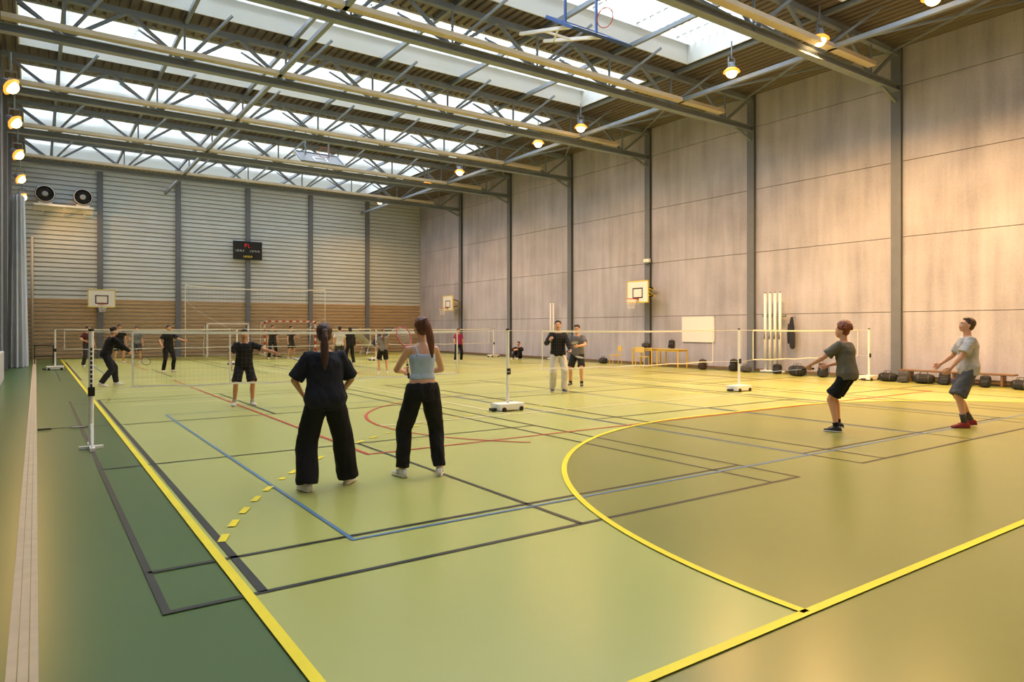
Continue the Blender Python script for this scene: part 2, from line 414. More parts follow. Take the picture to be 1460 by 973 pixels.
net(0.62,7.47,1.1,6.3,YN-0.12,tapes=(2.38,)); net(7.53,14.6,8.35,13.6,YN); net(14.65,20.9,15.2,20.3,YN)
for x in (0.6,7.2,13.7,20.6): post(x,31.3)
for a,c in ((0.63,7.17),(7.23,13.67),(13.73,20.57)): net(a,c,a+0.27,c-0.27,31.3,sp=0.1,tk=0.0012)

# volleyball net stretched high at far end (draped)
m=MB(); xa,xb,y=6.6,14.3,40.2
N=40
def top(x): return 3.9-0.12*4*((x-xa)/(xb-xa))*(1-(x-xa)/(xb-xa))
def bot(x): 
    u=(x-xa)/(xb-xa); return 3.2-2.2*min(1,u*2.2)**0.7+ (1.2*max(0,u-0.75)/0.25)
for x in (xa,xb): m.tube((x,y,0),(x,y,3.95),0.02,8,0)
for i in range(N+1):
    x=xa+(xb-xa)*i/N; m.beam((x,y,top(x)),(x,y,bot(x)),0.004,0.004,1)
for i in range(N):
    a=xa+(xb-xa)*i/N; c=xa+(xb-xa)*(i+1)/N
    for j in range(14):
        t=j/13; m.beam((a,y,top(a)*(1-t)+bot(a)*t),(c,y,top(c)*(1-t)+bot(c)*t),0.004,0.004,1)
    m.beam((a,y,top(a)),(c,y,top(c)),0.01,0.06,0); m.beam((a,y,bot(a)),(c,y,bot(c)),0.01,0.02,0)
m.obj('volleyball_net',[M_white,M_string])

# goals
M_red=mat('goal_red',(190,40,36),0.5,nscale=4,nvar=0.05)
def goal(x,y,w=3.0,h=2.0,red=True,name='handball_goal'):
    m=MB(); 
    def bar(p0,p1):
        p0=V(p0);p1=V(p1); L=(p1-p0).length; n=max(1,int(round(L/0.2)))
        for i in range(n): m.beam(p0.lerp(p1,i/n),p0.lerp(p1,(i+1)/n),0.08,0.08,(i%2) if red else 0)
    bar((-w/2,0,0),(-w/2,0,h)); bar((w/2,0,0),(w/2,0,h)); bar((-w/2-0.04,0,h),(w/2+0.04,0,h))
    for s in (-w/2,w/2):
        m.tube((s,0,h),(s,0.8,h-0.1),0.02,8,0); m.tube((s,0.8,h-0.1),(s,1.1,0.03),0.02,8,0); m.tube((s,0,0.03),(s,1.1,0.03),0.02,8,0)
    m.tube((-w/2,1.1,0.03),(w/2,1.1,0.03),0.02,8,0)
    for i in range(16):
        xx=-w/2+w*i/15; m.beam((xx,0.82,h-0.12),(xx,1.08,0.03),0.006,0.006,2)
    for j in range(11):
        t=j/10; m.beam((-w/2,0.82+0.26*t,(h-0.12)*(1-t)+0.03),(w/2,0.82+0.26*t,(h-0.12)*(1-t)+0.03),0.006,0.006,2)
    m.obj(name,[M_white,M_red,M_string],None,False,(x,y,0))
goal(12.5,41.1); goal(8.95,41.0,2.2,1.85,False,'football_goal')

# folded table tennis tables
M_tt=mat('table_blue',(38,44,62),0.4,nscale=5,nvar=0.05)
def ttable(x,y):
    m=MB()
    for s in (-1,1):
        m.beam((s*0.08,0,0.45),(s*1.2,0,1.6),1.45,0.03,0); m.beam((s*0.08,0,0.41),(s*1.2,0,1.56),1.5,0.02,1)
    for xx in (-0.5,0.5):
        for yy in (-0.5,0.5): m.tube((xx,yy,0.06),(xx*0.5,yy,0.8),0.02,8,1); m.path([(xx,yy-0.02,0.05),(xx,yy+0.02,0.05)],[0.05,0.05],12,1)
    m.tube((-0.5,-0.5,0.1),(0.5,-0.5,0.1),0.02,8,1); m.tube((-0.5,0.5,0.1),(0.5,0.5,0.1),0.02,8,1)
    m.obj('table_tennis_table',[M_tt,M_white],None,False,(x,y,0))
ttable(17.0,39.6)

# ------------------------------------------------------------------ basketball hoops
M_board=mat('backboard_white',(238,238,234),0.4); M_yel=mat('yellow_pad',(226,204,70),0.5); M_or=mat('rim_orange',(214,84,40),0.4)
def hoop(x,y,rz,name='basketball_hoop',arm=0.7):
    # local: faces -y ; wall at +y=arm
    m=MB(); m.mm((-0.6,0,2.72),(0.6,0.03,3.62),0)
    for a,c in (((-0.62,-0.01,2.68),(0.62,0.04,2.73)),((-0.62,-0.01,3.6),(0.62,0.04,3.64)),((-0.63,-0.01,2.68),(-0.59,0.04,3.64)),((0.59,-0.01,2.68),(0.63,0.04,3.64))): m.mm(a,c,1)
    for a,c in (((-0.3,-0.006,2.88),(0.3,0,2.93)),((-0.3,-0.006,3.28),(0.3,0,3.33)),((-0.3,-0.006,2.93),(-0.25,0,3.28)),((0.25,-0.006,2.93),(0.3,0,3.28))): m.mm(a,c,2)
    # rim
    R=0.225; n=24; cy=-0.38; rz_=2.85
    ring=[]
    for i in range(n):
        a=2*pi*i/n; c=V((R*math.cos(a),cy+R*math.sin(a),rz_)); o=V((math.cos(a),math.sin(a),0))
        ring.append([c+(o*math.cos(t)+V((0,0,1))*math.sin(t))*0.012 for t in [2*pi*k/6 for k in range(6)]])
    m.rings(ring,3,True); m.mm((-0.08,-0.16,2.83),(0.08,0,2.87),3)
    for i in range(12):
        a=2*pi*i/12
        for d in (-1,1):
            p=[V((R*k*math.cos(a+d*t),cy+R*k*math.sin(a+d*t),rz_-z)) for k,t,z in ((1,0,0),(0.8,0.26,0.15),(0.62,0.52,0.3),(0.55,0.78,0.42))]
            for q in range(3): m.beam(p[q],p[q+1],0.008,0.008,4)
    for sx in (-0.35,0.35):
        m.beam((sx,0.03,3.4),(sx,arm,3.3),0.05,0.05,2); m.beam((sx,0.03,2.9),(sx,arm,3.0),0.05,0.05,2); m.beam((sx,0.03,3.4),(sx,arm,3.0),0.03,0.03,1)
    m.mm((-0.45,arm-0.03,3.28),(0.45,arm-0.001,3.34),1); m.mm((-0.45,arm-0.03,2.96),(0.45,arm-0.001,3.02),1)
    m.obj(name,[M_board,M_yel,M_blk,M_or,M_white],None,False,(x,y,0),rz)
hoop(2.85,YF-0.16-0.75,0,arm=0.74)
hoop(XR-0.14-0.62,21.0,-pi/2,arm=0.61); hoop(XR-0.14-0.62,37.5,-pi/2,arm=0.61)
# ceiling hung hoops, folded up
M_bframe=mat('frame_blue',(60,96,160),0.4)
def chung(x,y,z,rz,ms):
    m=MB(); w=0.9; hh=0.55
    R=Matrix.Rotation(math.radians(-58),3,'X')
    def T(p): return R@V(p)
    def bb(a,c,mi):
        x0,y0,z0=a;x1,y1,z1=c
        vs=[T(q) for q in [(x0,y0,z0),(x1,y0,z0),(x1,y1,z0),(x0,y1,z0),(x0,y0,z1),(x1,y0,z1),(x1,y1,z1),(x0,y1,z1)]]
        m.add(vs,[(0,3,2,1),(4,5,6,7),(0,1,5,4),(1,2,6,5),(2,3,7,6),(3,0,4,7)],mi)
    bb((-w,0,-hh),(w,0.03,hh),1)
    for a,c in (((-w,-0.03,-hh-0.04),(w,0.05,-hh)),((-w,-0.03,hh),(w,0.05,hh+0.04)),((-w-0.04,-0.03,-hh-0.04),(-w,0.05,hh+0.04)),((w,-0.03,-hh-0.04),(w+0.04,0.05,hh+0.04))): bb(a,c,0)
    for a,c in (((-0.3,-0.01,-0.35),(0.3,0,-0.3)),((-0.3,-0.01,0.05),(0.3,0,0.1)),((-0.3,-0.01,-0.3),(-0.25,0,0.05)),((0.25,-0.01,-0.3),(0.3,0,0.05))): bb(a,c,3)
    n=20; ring=[]
    for i in range(n):
        a=2*pi*i/n; c=V((0.225*math.cos(a),-0.4+0.225*math.sin(a),-0.42)); o=V((math.cos(a),math.sin(a),0))
        ring.append([T(c+(o*math.cos(t)+V((0,0,1))*math.sin(t))*0.012) for t in [2*pi*k/6 for k in range(6)]])
    m.rings(ring,4,True)
    for sx in (-0.5,0.5):
        m.beam((sx,0.1,0.02),(sx*0.8,2.3,-0.25+0.9),0.08,0.08,2)
        m.beam((sx,0.3,0.1),(sx,0.3,1.2),0.05,0.05,0)
    m.beam((-0.5,1.2,0.32),(0.5,1.2,0.32),0.05,0.05,2); m.beam((-0.45,0.6,0.2),(0.4,1.9,0.5),0.04,0.04,2)
    m.obj('ceiling_basketball_hoop',ms,None,False,(x,y,z),rz)
chung(11.0,12.5,8.8,0,[M_bframe,M_board,M_white,M_blk,M_or])
chung(9.8,28.2,8.75,0,[M_steel,mat('board_dark',(70,72,76),0.5),M_cream,M_white,M_or])

# ------------------------------------------------------------------ scoreboard, fans, pipes, curtain
m=MB(); m.mm((-0.82,-0.12,0),(0.82,0,1.05),0)
M_rt=emat('led_red',(230,40,40),1.5); M_yt=emat('led_yellow',(210,180,60),0.8)
def digits(m,x,z,s,mi,segs='abcdefg'):
    D={'a':((0,1),(.5,1)),'b':((.5,1),(.5,.5)),'c':((.5,.5),(.5,0)),'d':((0,0),(.5,0)),'e':((0,.5),(0,0)),'f':((0,1),(0,.5)),'g':((0,.5),(.5,.5))}
    for c in segs:
        (a,b_),(c_,d)=D[c]; m.beam((x+a*s,-0.124,z+b_*s),(x+c_*s,-0.124,z+d*s),0.008,0.03,mi,up=(0,1,0.01))
digits(m,-0.17,0.72,0.2,1,'abefg'); digits(m,0.03,0.72,0.2,1,'def')
def words(x,z,n,mi):
    for i in range(n): digits(m,x+i*0.085,z,0.1,mi,['def','abcdef','adef','abcefg','def','abcefg'][i%6])
words(-0.7,0.46,6,2); words(0.14,0.46,7,2); words(-0.25,0.12,6,3)
m.mm((-0.83,-0.13,1.05),(0.83,0.0,1.08),0)
m.obj('scoreboard',[M_blk,M_rt,M_white,M_yt],None,False,(10.4,YF-0.165,5.7))
# fan pair
m=MB(); M_fg=mat('fan_grey',(150,154,156),0.4)
for sx in (-0.82,0.82):
    ring=[]
    for yy,r in ((-0.02,0.40),(-0.5,0.44),(-0.55,0.42),(-0.55,0.37),(-0.4,0.34)): ring.append([V((sx+r*math.cos(2*pi*k/24),yy,0.5+r*math.sin(2*pi*k/24))) for k in range(24)])
    m.rings(ring,0)
    m.ell((sx,-0.5,0.5),(0.14,0,0),(0,0.06,0),(0,0,0.14),2)
    for k in range(5):
        a=2*pi*k/5; u=V((math.cos(a),0,math.sin(a))); m.beam(V((sx,-0.46,0.5))+u*0.1,V((sx,-0.46,0.5))+u*0.32,0.02,0.1,0,up=(u.cross(V((0,1,0.4)))))
    for r in (0.40,):
        rg=[]
        for k in range(24):
            a=2*pi*k/24; o=V((math.cos(a),0,math.sin(a))); c=V((sx,-0.56,0.5))+o*r
            rg.append([c+(o*math.cos(t)+V((0,1,0))*math.sin(t))*0.018 for t in (0,2.1,4.2)])
        m.rings(rg,1,True)
    m.mm((sx-0.3,-0.45,-0.02),(sx+0.3,-0.05,0.12),1)
m.mm((-1.3,-0.6,-0.1),(1.3,0.1,-0.02),1); m.mm((-1.3,0.1,-0.3),(1.3,0.14,0.1),1)
for sx in (-0.9,0,0.9): m.beam((sx,0.1,-0.5),(sx,-0.5,-0.08),0.05,0.05,1)
m.obj('wall_fan_heater',[M_blk,M_white,M_fg],None,False,(1.2,YF-0.17,7.95))
m=MB()
for x in (-0.5,-0.16): m.tube((x,YF-0.2,0),(x,YF-0.2,6.3),0.06,12,0)
m.obj('wall_pipes',[M_cream],None,True)
# bunched curtain
M_cur=mat('curtain_fabric',(196,202,212),0.8,nscale=3,nvar=0.05)
m=MB(); N=90; rows=[0.02,1.5,3.5,5.5,7.0]; vs=[];fs=[]
for r,z in enumerate(rows):
    k=1-0.35*(z/7.0)
    for i in range(N+1):
        a=2*pi*i/N
        rr=1+0.16*math.sin(a*11+z*0.15)
        vs.append((-0.62+0.33*k*rr*math.cos(a),34.6+0.9*k*rr*math.sin(a),z))
for r in range(len(rows)-1):
    for i in range(N): fs.append((r*(N+1)+i,r*(N+1)+i+1,(r+1)*(N+1)+i+1,(r+1)*(N+1)+i))
m.add(vs,fs); m.obj('divider_curtain',[M_cur],None,True)
m=MB(); m.mm((-0.95,20,0),(-0.8,26,0.9),0); m.obj('wall_padding',[mat('padding',(200,192,184),0.6,nscale=4,nvar=0.04)],bevel=0.03)
# small black trolley left
m=MB()
for x in (-0.35,0.35):
    for y in (-0.25,0.25): m.tube((x,y,0),(x,y,0.8),0.018,8,0)
m.mm((-0.4,-0.3,0.8),(0.4,0.3,0.84),0); m.mm((-0.38,-0.28,0.3),(0.38,0.28,0.33),0); m.tube((0.4,-0.2,1.25),(0.4,0.2,1.25),0.015,8,0)
m.tube((0.4,-0.2,0.8),(0.4,-0.2,1.25),0.015,8,0); m.tube((0.4,0.2,0.8),(0.4,0.2,1.25),0.015,8,0)
m.obj('equipment_trolley',[M_blk],None,False,(0.3,37.5,0))

# ------------------------------------------------------------------ right side items
m=MB(); m.mm((0,-0.8,1.05),(0.03,0.8,2.05),0); 
for a,c in (((-0.01,-0.82,1.03),(0.03,0.82,1.06)),((-0.01,-0.82,2.04),(0.03,0.82,2.07)),((-0.01,-0.82,1.03),(0.03,-0.79,2.07)),((-0.01,0.79,1.03),(0.03,0.82,2.07))): m.mm(a,c,1)
m.obj('whiteboard',[M_board,M_white],None,False,(XR-0.035,18.35,0))
m=MB()
for i,(dx,dy) in enumerate(((0,-0.3),(0,-0.1),(0,0.1),(0,0.3))):
    m.tube((dx,dy,0.02),(dx,dy,2.85),0.05,12,0); m.tube((dx,dy,2.85),(dx,dy,2.9),0.03,10,1); m.mm((dx-0.06,dy-0.03,1.2),(dx-0.045,dy+0.03,1.5),1)
m.mm((-0.1,-0.45,0),(0.1,0.45,0.08),0); m.mm((0.05,-0.45,2.0),(0.16,0.45,2.08),1)
m.obj('volleyball_posts',[M_white,M_steel],None,True,(XR-0.3,14.75,0))
m=MB()
for dy in (-0.15,0.1): m.tube((0,dy,0.02),(0,dy,2.9),0.045,12,0); m.tube((0,dy,2.9),(0,dy,2.94),0.03,10,1)
m.mm((-0.1,-0.3,0),(0.1,0.25,0.06),0)
m.obj('volleyball_posts',[M_white,M_steel],None,True,(XR-0.25,27.6,0))
m=MB(); m.mm((0,-0.16,0),(0.12,0.16,0.16),0); m.mm((-0.03,-0.1,-0.04),(0.05,0.1,0.02),1); m.obj('wall_light_box',[M_white,M_steel],None,False,(XR-0.25-0.0,21.0,4.45),bevel=0.01)
m=MB(); m.path([(0,0,1.95),(0.0,0.02,1.7),(0,0,1.3),(0,-0.02,0.95)],[0.05,0.10,0.12,0.1],12,0,side=(0,1,0),flat=0.5,round_ends=True); m.path([(0,0.1,1.75),(0,0.14,1.4),(0,0.12,1.05)],[0.045,0.045,0.04],8,0); m.tube((0,0,1.98),(0.2,0,1.98),0.015,8,1)
m.obj('hanging_jacket',[mat('jacket_navy',(28,30,44),0.8,nscale=8,bump=0.6),M_steel],None,True,(XR-0.2,14.05,0))
M_wood=mat('bench_wood',(132,98,68),0.45,nscale=6,nvar=0.15,stretch=(6,0.5,6))
def bench(y0,y1):
    m=MB(); L=y1-y0
    m.mm((-0.15,0,0.3),(0.15,L,0.35),0); m.mm((-0.02,0.1,0.1),(0.02,L-0.1,0.16),0)
    for y in (0.3,L/2,L-0.3): m.mm((-0.13,y-0.03,0.0),(0.13,y+0.03,0.3),0)
    m.obj('gym_bench',[M_wood],None,False,(XR-0.35,y0,0),0,0.01)
bench(7.3,10.3)
M_ty=mat('table_yellow',(226,186,40),0.45); M_tb=mat('table_top',(218,190,110),0.45,nscale=8,nvar=0.06)
def table(y,x=XR-0.95,w=1.2):
    m=MB(); m.mm((-0.3,-w/2,0.73),(0.3,w/2,0.76),1)
    for sx in (-0.26,0.26):
        for sy in (-w/2+0.05,w/2-0.05): m.tube((sx,sy,0),(sx,sy,0.73),0.028,8,0)
    for sy in (-w/2+0.05,w/2-0.05): m.tube((-0.26,sy,0.68),(0.26,sy,0.68),0.02,8,0)
    for sx in (-0.26,0.26): m.tube((sx,-w/2+0.05,0.68),(sx,w/2-0.05,0.68),0.025,8,0)
    m.obj('school_table',[M_ty,M_tb],None,False,(x,y,0))
table(18.9); table(20.3)
def chair(x,y,rz):
    m=MB()
    for sx in (-0.19,0.19):
        m.tube((sx,0.18,0),(sx,0.17,0.44),0.016,8,0); m.path([(sx,-0.24,0),(sx,-0.18,0.44),(sx,-0.23,0.84)],[0.016]*3,8,0)
        m.tube((sx,0.17,0.43),(sx,-0.18,0.43),0.013,8,0)
    m.mm((-0.2,-0.19,0.44),(0.2,0.2,0.46),1); m.mm((-0.2,-0.24,0.62),(0.2,-0.22,0.84),1)
    m.obj('school_chair',[M_ty,M_tb],None,False,(x,y,0),rz,0.006)
chair(20.3,21.4,1.2); chair(20.1,19.6,-1.3)
BAGC=[(22,22,26),(34,36,48),(18,18,20),(66,66,72),(34,42,84),(50,30,30)]
def bag(x,y,s,ci,rz=0.0,tall=0.3,z=0,kind=0):
    m=MB()
    def rb(c,h,e=0.55,n=16):   # rounded box (superellipsoid)
        vs=[];fs=[];nv=9
        sp=lambda v,e: math.copysign(abs(v)**e,v)
        for i in range(nv+1):
            t=-pi/2+pi*i/nv
            for j in range(n):
                p=2*pi*j/n
                vs.append((c[0]+h[0]*sp(math.cos(t),e)*sp(math.cos(p),e),c[1]+h[1]*sp(math.cos(t),e)*sp(math.sin(p),e),c[2]+h[2]*sp(math.sin(t),e)))
        for i in range(nv):
            for j in range(n): fs.append((i*n+j,i*n+(j+1)%n,(i+1)*n+(j+1)%n,(i+1)*n+j))
        m.add(vs,fs)
    if kind==0: # backpack upright
        T=tall*1.3; rb((0,0,T/2),(0.10*s,0.155*s,T/2),0.45); rb((-0.10*s,0,T*0.3),(0.06*s,0.12*s,T*0.24),0.45); rb((0,0.15*s,T*.25),(.07*s,.04*s,T*.2))
    else: # duffel
        T=tall*0.85; rb((0,0,T/2),(0.13*s,0.28*s,T/2),0.6); rb((-0.12*s,0.02,T*0.4),(0.05*s,0.16*s,T*0.26),0.5)
    me=remesh(m,0.014,1,wr=0.012,seed=ci); mm_=MB(); me_to(mm_,me,0)
    mz=min(v[2] for v in mm_.v); mm_.v=[(a,b_,(c-mz)) for a,b_,c in mm_.v]
    if kind==0:
        for dy in (-.07*s,.07*s): mm_.path([(0.10*s,dy,T*.9),(0.17*s,dy,T*.7),(0.17*s,dy,T*.35),(0.10*s,dy,T*.12)],[0.012]*4,6,1)
        mm_.path([(0,-.04,T*.97),(0,-.02,T+.05),(0,.02,T+.05),(0,.04,T*.97)],[0.009]*4,6,1)
        mm_.path([(-.105*s,-.13*s,T*.62),(-.12*s,0,T*.66),(-.105*s,.13*s,T*.62)],[.006]*3,6,1)
    else:
        for dx in (-.05*s,.05*s): mm_.path([(dx,-.12*s,T*.85),(dx,-.08*s,T+.07),(dx,.08*s,T+.07),(dx,.12*s,T*.85)],[0.01]*4,6,1)
        for dy in (-.13*s,.13*s): mm_.path([(-.145*s,dy,T*.15),(-.165*s,dy,T*.5),(-.1*s,dy,T*.92)],[.01]*3,6,1)
    mm_.obj('sports_bag' if kind else 'backpack',[mat('bag_%d'%ci,BAGC[ci],0.7,nscale=10,nvar=0.2,bump=0.4),mat('strap',(90,90,92),0.7)],None,True,(x,y,z),rz)
for i,(x,y,s,t) in enumerate([(21.1,15.95,1.0,0.34),(21.0,15.35,0.9,0.28),(21.1,14.15,0.9,0.26),(20.8,13.2,1.2,0.4),(20.9,12.35,1.0,0.36),(20.9,10.3,1,0.30),(20.8,9.8,0.9,0.26),(20.9,9.3,1.0,0.32),(20.9,8.75,.9,0.28),(20.8,8.25,1.0,0.26),(20.9,7.75,0.8,0.24),(20.8,6.9,0.9,0.3),(21.0,17.3,1,0.3),(21.0,22.9,1,0.3)]):
    bag(x,y,s,[0,3,2,0,1,2,3,0,1,4,0,2,5,0][i],random.uniform(-0.4,0.4),t,0,i%2)
bag(XR-0.95,18.9,0.8,2,0.2,0.26,0.765,0); bag(XR-0.95,20.3,0.7,1,0.3,0.24,0.765,1)

# ------------------------------------------------------------------ racket
def racket(name,p,d,n,col=(200,60,110),parent=None):
    """p grip point, d direction towards head, n face normal"""
    p=V(p); d=V(d).normalized(); n=V(n); n=(n-d*n.dot(d)).normalized(); s=d.cross(n)
    m=MB(); m.path([p-d*0.08,p-d*0.07,p+d*0.09,p+d*0.1],[0.016,0.015,0.013,0.009],10,1)
    m.tube(p+d*0.1,p+d*0.34,0.0045,8,0)
    c=p+d*0.465; ring=[]; N=32
    for i in range(N):
        a=2*pi*i/N; q=c+d*math.cos(a)*0.128+s*math.sin(a)*0.1; o=(d*math.cos(a)+s*math.sin(a))
        ring.append([q+(o*math.cos(t)+n*math.sin(t))*0.0065 for t in [2*pi*k/6 for k in range(6)]])
    m.rings(ring,0,True)
    for i in range(-6,7):
        y=i*0.0155; L=0.128*math.sqrt(max(0,1-(y/0.1)**2)); m.beam(c+s*y-d*L,c+s*y+d*L,0.0013,0.0013,2)
    for i in range(-7,8):
        y=i*0.0165; L=0.1*math.sqrt(max(0,1-(y/0.128)**2)); m.beam(c+d*y-s*L,c+d*y+s*L,0.0013,0.0013,2)
    return m.obj(name,[mat('racket_%d_%d'%(col[0],col[2]),col,0.35),mat('grip',(40,38,40),0.8),M_tape],parent,True)
racket('badminton_racket',(0.1,12.9,0.02),(1,0.05,0),(0,0,1),(60,40,35))

# ------------------------------------------------------------------ people
def ik(a,b_,l1,l2,pole):
    a=V(a);b_=V(b_); d=b_-a; D=d.length; dr=d/D; D=min(D,l1+l2-0.002); D=max(D,abs(l1-l2)+0.02)
    ca=max(-1,min(1,(l1*l1+D*D-l2*l2)/(2*l1*D))); pl=V(pole); pp=pl-dr*pl.dot(dr)
    if pp.length<1e-4: pp=V((0,1,0.01))
    pp.normalize(); return a+dr*l1*ca+pp*l1*math.sqrt(1-ca*ca), a+dr*D
def skinm(name,c): return mat('skin_'+name,c,0.5,nscale=12,nvar=0.05)
def cloth(c): return mat('cloth_%d_%d_%d'%c,c,0.85,nscale=7,nvar=0.12,bump=0.5,spec=0.25,detail=3)
PID=[0]
def person(name,x,y,phi,h,P,S,vox=0.012):
    PID[0]+=1; sd_=PID[0]*7
    e=empty(name,(x,y,0.003),math.radians(phi-90)); s=h/1.75
    fem=S.get('fem',False); rnd=S.get('bulk',1.0)
    g=P.get
    pel=V(g('pelvis',(0,0,0.93)))*s; lf=math.radians(g('lean',3)); ls=math.radians(g('side',0)); tw=math.radians(g('twist',0))
    u=V((math.sin(ls),math.sin(lf),math.cos(lf)*math.cos(ls))).normalized()
    def fr(t):
        r=V((math.cos(tw*t),math.sin(tw*t),0)); r=(r-u*r.dot(u)).normalized(); return r,u.cross(r)
    sw=(0.152 if fem else 0.172)*s
    R1,F1=fr(1)
    neck=pel+u*0.515*s
    sh={k:pel+u*0.455*s+R1*sw*sg for k,sg in (('L',-1),('R',1))}
    prof=[(-.10,.085,.075),(-.05,.150,.105),(.02,.165 if not fem else .172,.118),(.10,.148,.105),(.19,.128 if not fem else .115,.092),(.28,.142 if not fem else .128,.10),(.36,.158 if not fem else .14,.108 if not fem else .112),(.43,.15 if not fem else .132,.092),(.48,.10,.07),(.52,.056,.055)]
    def loft(mb,lo,hi,gr,gd=None,extra=None):
        gd=gr if gd is None else gd
        ts=[lo]+[q[0] for q in prof if lo+0.01<q[0]<hi-0.01]+[hi]; rs=[]
        for t in ts:
            for a,c in zip(prof[:-1],prof[1:]):
                if a[0]<=t<=c[0]+1e-9: break
            k=(t-a[0])/(c[0]-a[0]); w=a[1]+(c[1]-a[1])*k; d=a[2]+(c[2]-a[2])*k
            if extra: w,d=extra(t,w,d)
            w=(w*rnd+gr)*s; d=(d*rnd+gd)*s
            R,F=fr(max(0,min(1,t/0.45))); c0=pel+u*t*s
            rs.append([c0+R*w*math.copysign(abs(math.cos(q))**0.9,math.cos(q))+F*d*math.sin(q) for q in [2*pi*i/24 for i in range(24)]])
        mb.rings(rs)
    # legs
    J={}
    for k,sg in (('L',-1),('R',1)):
        ft=g('foot'+k,(sg*0.13,0,0,sg*8,0)); fx,fy,fz,yaw,pit=ft
        yr=math.radians(-yaw); pr=math.radians(pit)
        fh=V((-math.sin(yr),math.cos(yr),0)); ff=(fh*math.cos(pr)-V((0,0,1))*math.sin(pr)); fu=(V((0,0,1))*math.cos(pr)+fh*math.sin(pr)); frr=ff.cross(fu)
        base=V((fx,fy,fz))*s
        ball=base+fh*0.12*s; O=ball-ff*0.12*s
        ank=O+fu*0.085*s
        hip=pel+V((sg*0.088,0,-0.03))*s
        pole=fh+V((0,0,0.25))
        kn,ank2=ik(hip,ank,0.425*s,0.43*s,pole if 'kneepole' not in P else P['kneepole'])
        J[k]=dict(hip=hip,knee=kn,ank=ank,O=O,ff=ff,fu=fu,fr=frr)
    # arms
    for k,sg in (('L',-1),('R',1)):
        w=g('hand'+k,(sg*0.27,0.08,0.85)); pole=g('elb'+k,(sg*0.6,-1,-0.5))
        el,wr=ik(sh[k],V(w)*s,0.285*s,0.25*s,pole); J[k].update(sh=sh[k],elb=el,wr=wr)
    # head
    hy=math.radians(g('hyaw',0)); hp=math.radians(g('hpitch',0))
    hf=V((math.sin(hy)*math.cos(hp),math.cos(hy)*math.cos(hp),math.sin(hp))); hr=V((math.cos(hy),-math.sin(hy),0)); hu=hr.cross(hf)
    hc=neck+(u*0.07+V((0,0,0.055))+hf*0.02+hu*0.04)*s
    def H(a,b_,c): return hc+(hr*a+hf*b_+hu*c)*s
    def HE(mb,c,r,mi=0,nu=14,nv=9): mb.ell(H(*c),hr*r[0]*s,hf*r[1]*s,hu*r[2]*s,mi,nu,nv)
    b=MB()
    loft(b,-.10,.52,0,0)
    b.path([neck-u*0.05*s,neck+u*0.0*s,H(0,-0.02,-0.06),H(0,-0.015,0.0)],[0.062*s,0.056*s,0.054*s,0.05*s] if not fem else [0.055*s,0.048*s,0.046*s,0.045*s],14)
    HE(b,(0,-.012,.032),(.076,.096,.088)); HE(b,(0,.022,-.03),(.061,.068,.078)); HE(b,(0,.05,-.088),(.03,.032,.025))
    HE(b,(0,.094,-.022),(.013,.022,.014)); HE(b,(0,.088,-.004),(.009,.012,.026)); HE(b,(0,.078,.022),(.045,.018,.012))
    for sg in (-1,1): HE(b,(sg*.077,-.008,-.012),(.01,.02,.032)); HE(b,(sg*.038,.06,-.03),(.02,.022,.02))
    for k,sg in (('L',-1),('R',1)):
        j=J[k]; m=lambda a,c,t:a.lerp(c,t)
        b.path([j['hip']+V((0,0,0.02)),m(j['hip'],j['knee'],.35),m(j['hip'],j['knee'],.75),j['knee'],],[.09*s*rnd,.084*s*rnd,.064*s,.055*s],14,round_ends=True)
        back=-j['ff']*0.018*s
        b.path([j['knee'],m(j['knee'],j['ank'],.3)+back,m(j['knee'],j['ank'],.6)+back*.6,j['ank'],j['ank']-j['fu']*0.03*s],[.053*s,.056*s,.045*s,.035*s,.036*s],14,round_ends=True)
        inner=j['sh']-R1*sg*0.06*s
        b.path([inner,j['sh'],m(j['sh'],j['elb'],.3),m(j['sh'],j['elb'],.7),j['elb']],[(.058 if not fem else .046)*s,(.057 if not fem else .045)*s,(.05 if not fem else .041)*s,(.043 if not fem else .036)*s,(.038 if not fem else .033)*s],12,round_ends=True)
        b.path([j['elb'],m(j['elb'],j['wr'],.25),m(j['elb'],j['wr'],.6),j['wr']],[.038*s,.042*s if not fem else .036*s,.034*s if not fem else .029*s,.026*s if not fem else .023*s],12,round_ends=True)
    out=MB(); me_to(out,remesh(b,vox,5,0.5))
    # hands
    hb=MB(); rk=g('racket',{})
    for k,sg in (('L',-1),('R',1)):
        j=J[k]; fd=(j['wr']-j['elb']).normalized()
        if k in rk:
            A=V(rk[k][0]).normalized(); hd=fd-A*fd.dot(A)
            if hd.length<0.25: hd=V((0,0,-1))-A*(-A.z)
            hd.normalize(); hd=(hd+ A*0.35).normalized(); curl=78
            pn=hd.cross(A)*(1 if sg<0 else -1); pn.normalize()
            side=(A-hd*A.dot(hd)).normalized()
        else:
            inn=V((-sg,0.25,0)); pn=(inn-fd*inn.dot(fd)); pn.normalize(); hd=fd; side=V((0,1,0.2)); side=(side-hd*side.dot(hd)); side=(side-pn*side.dot(pn)).normalized(); curl=g('curl',22)
        w=j['wr']; L=0.088*s
        rs=[]
        for t,wd,th in ((-.15,.023,.018),(0.1,.028,.018),(.4,.038,.017),(.75,.042,.015),(1.0,.040,.012)):
            c=w+hd*L*t; rs.append([c+side*math.cos(q)*wd*s+pn*math.sin(q)*th*s for q in [2*pi*i/12 for i in range(12)]])
        hb.rings(rs)
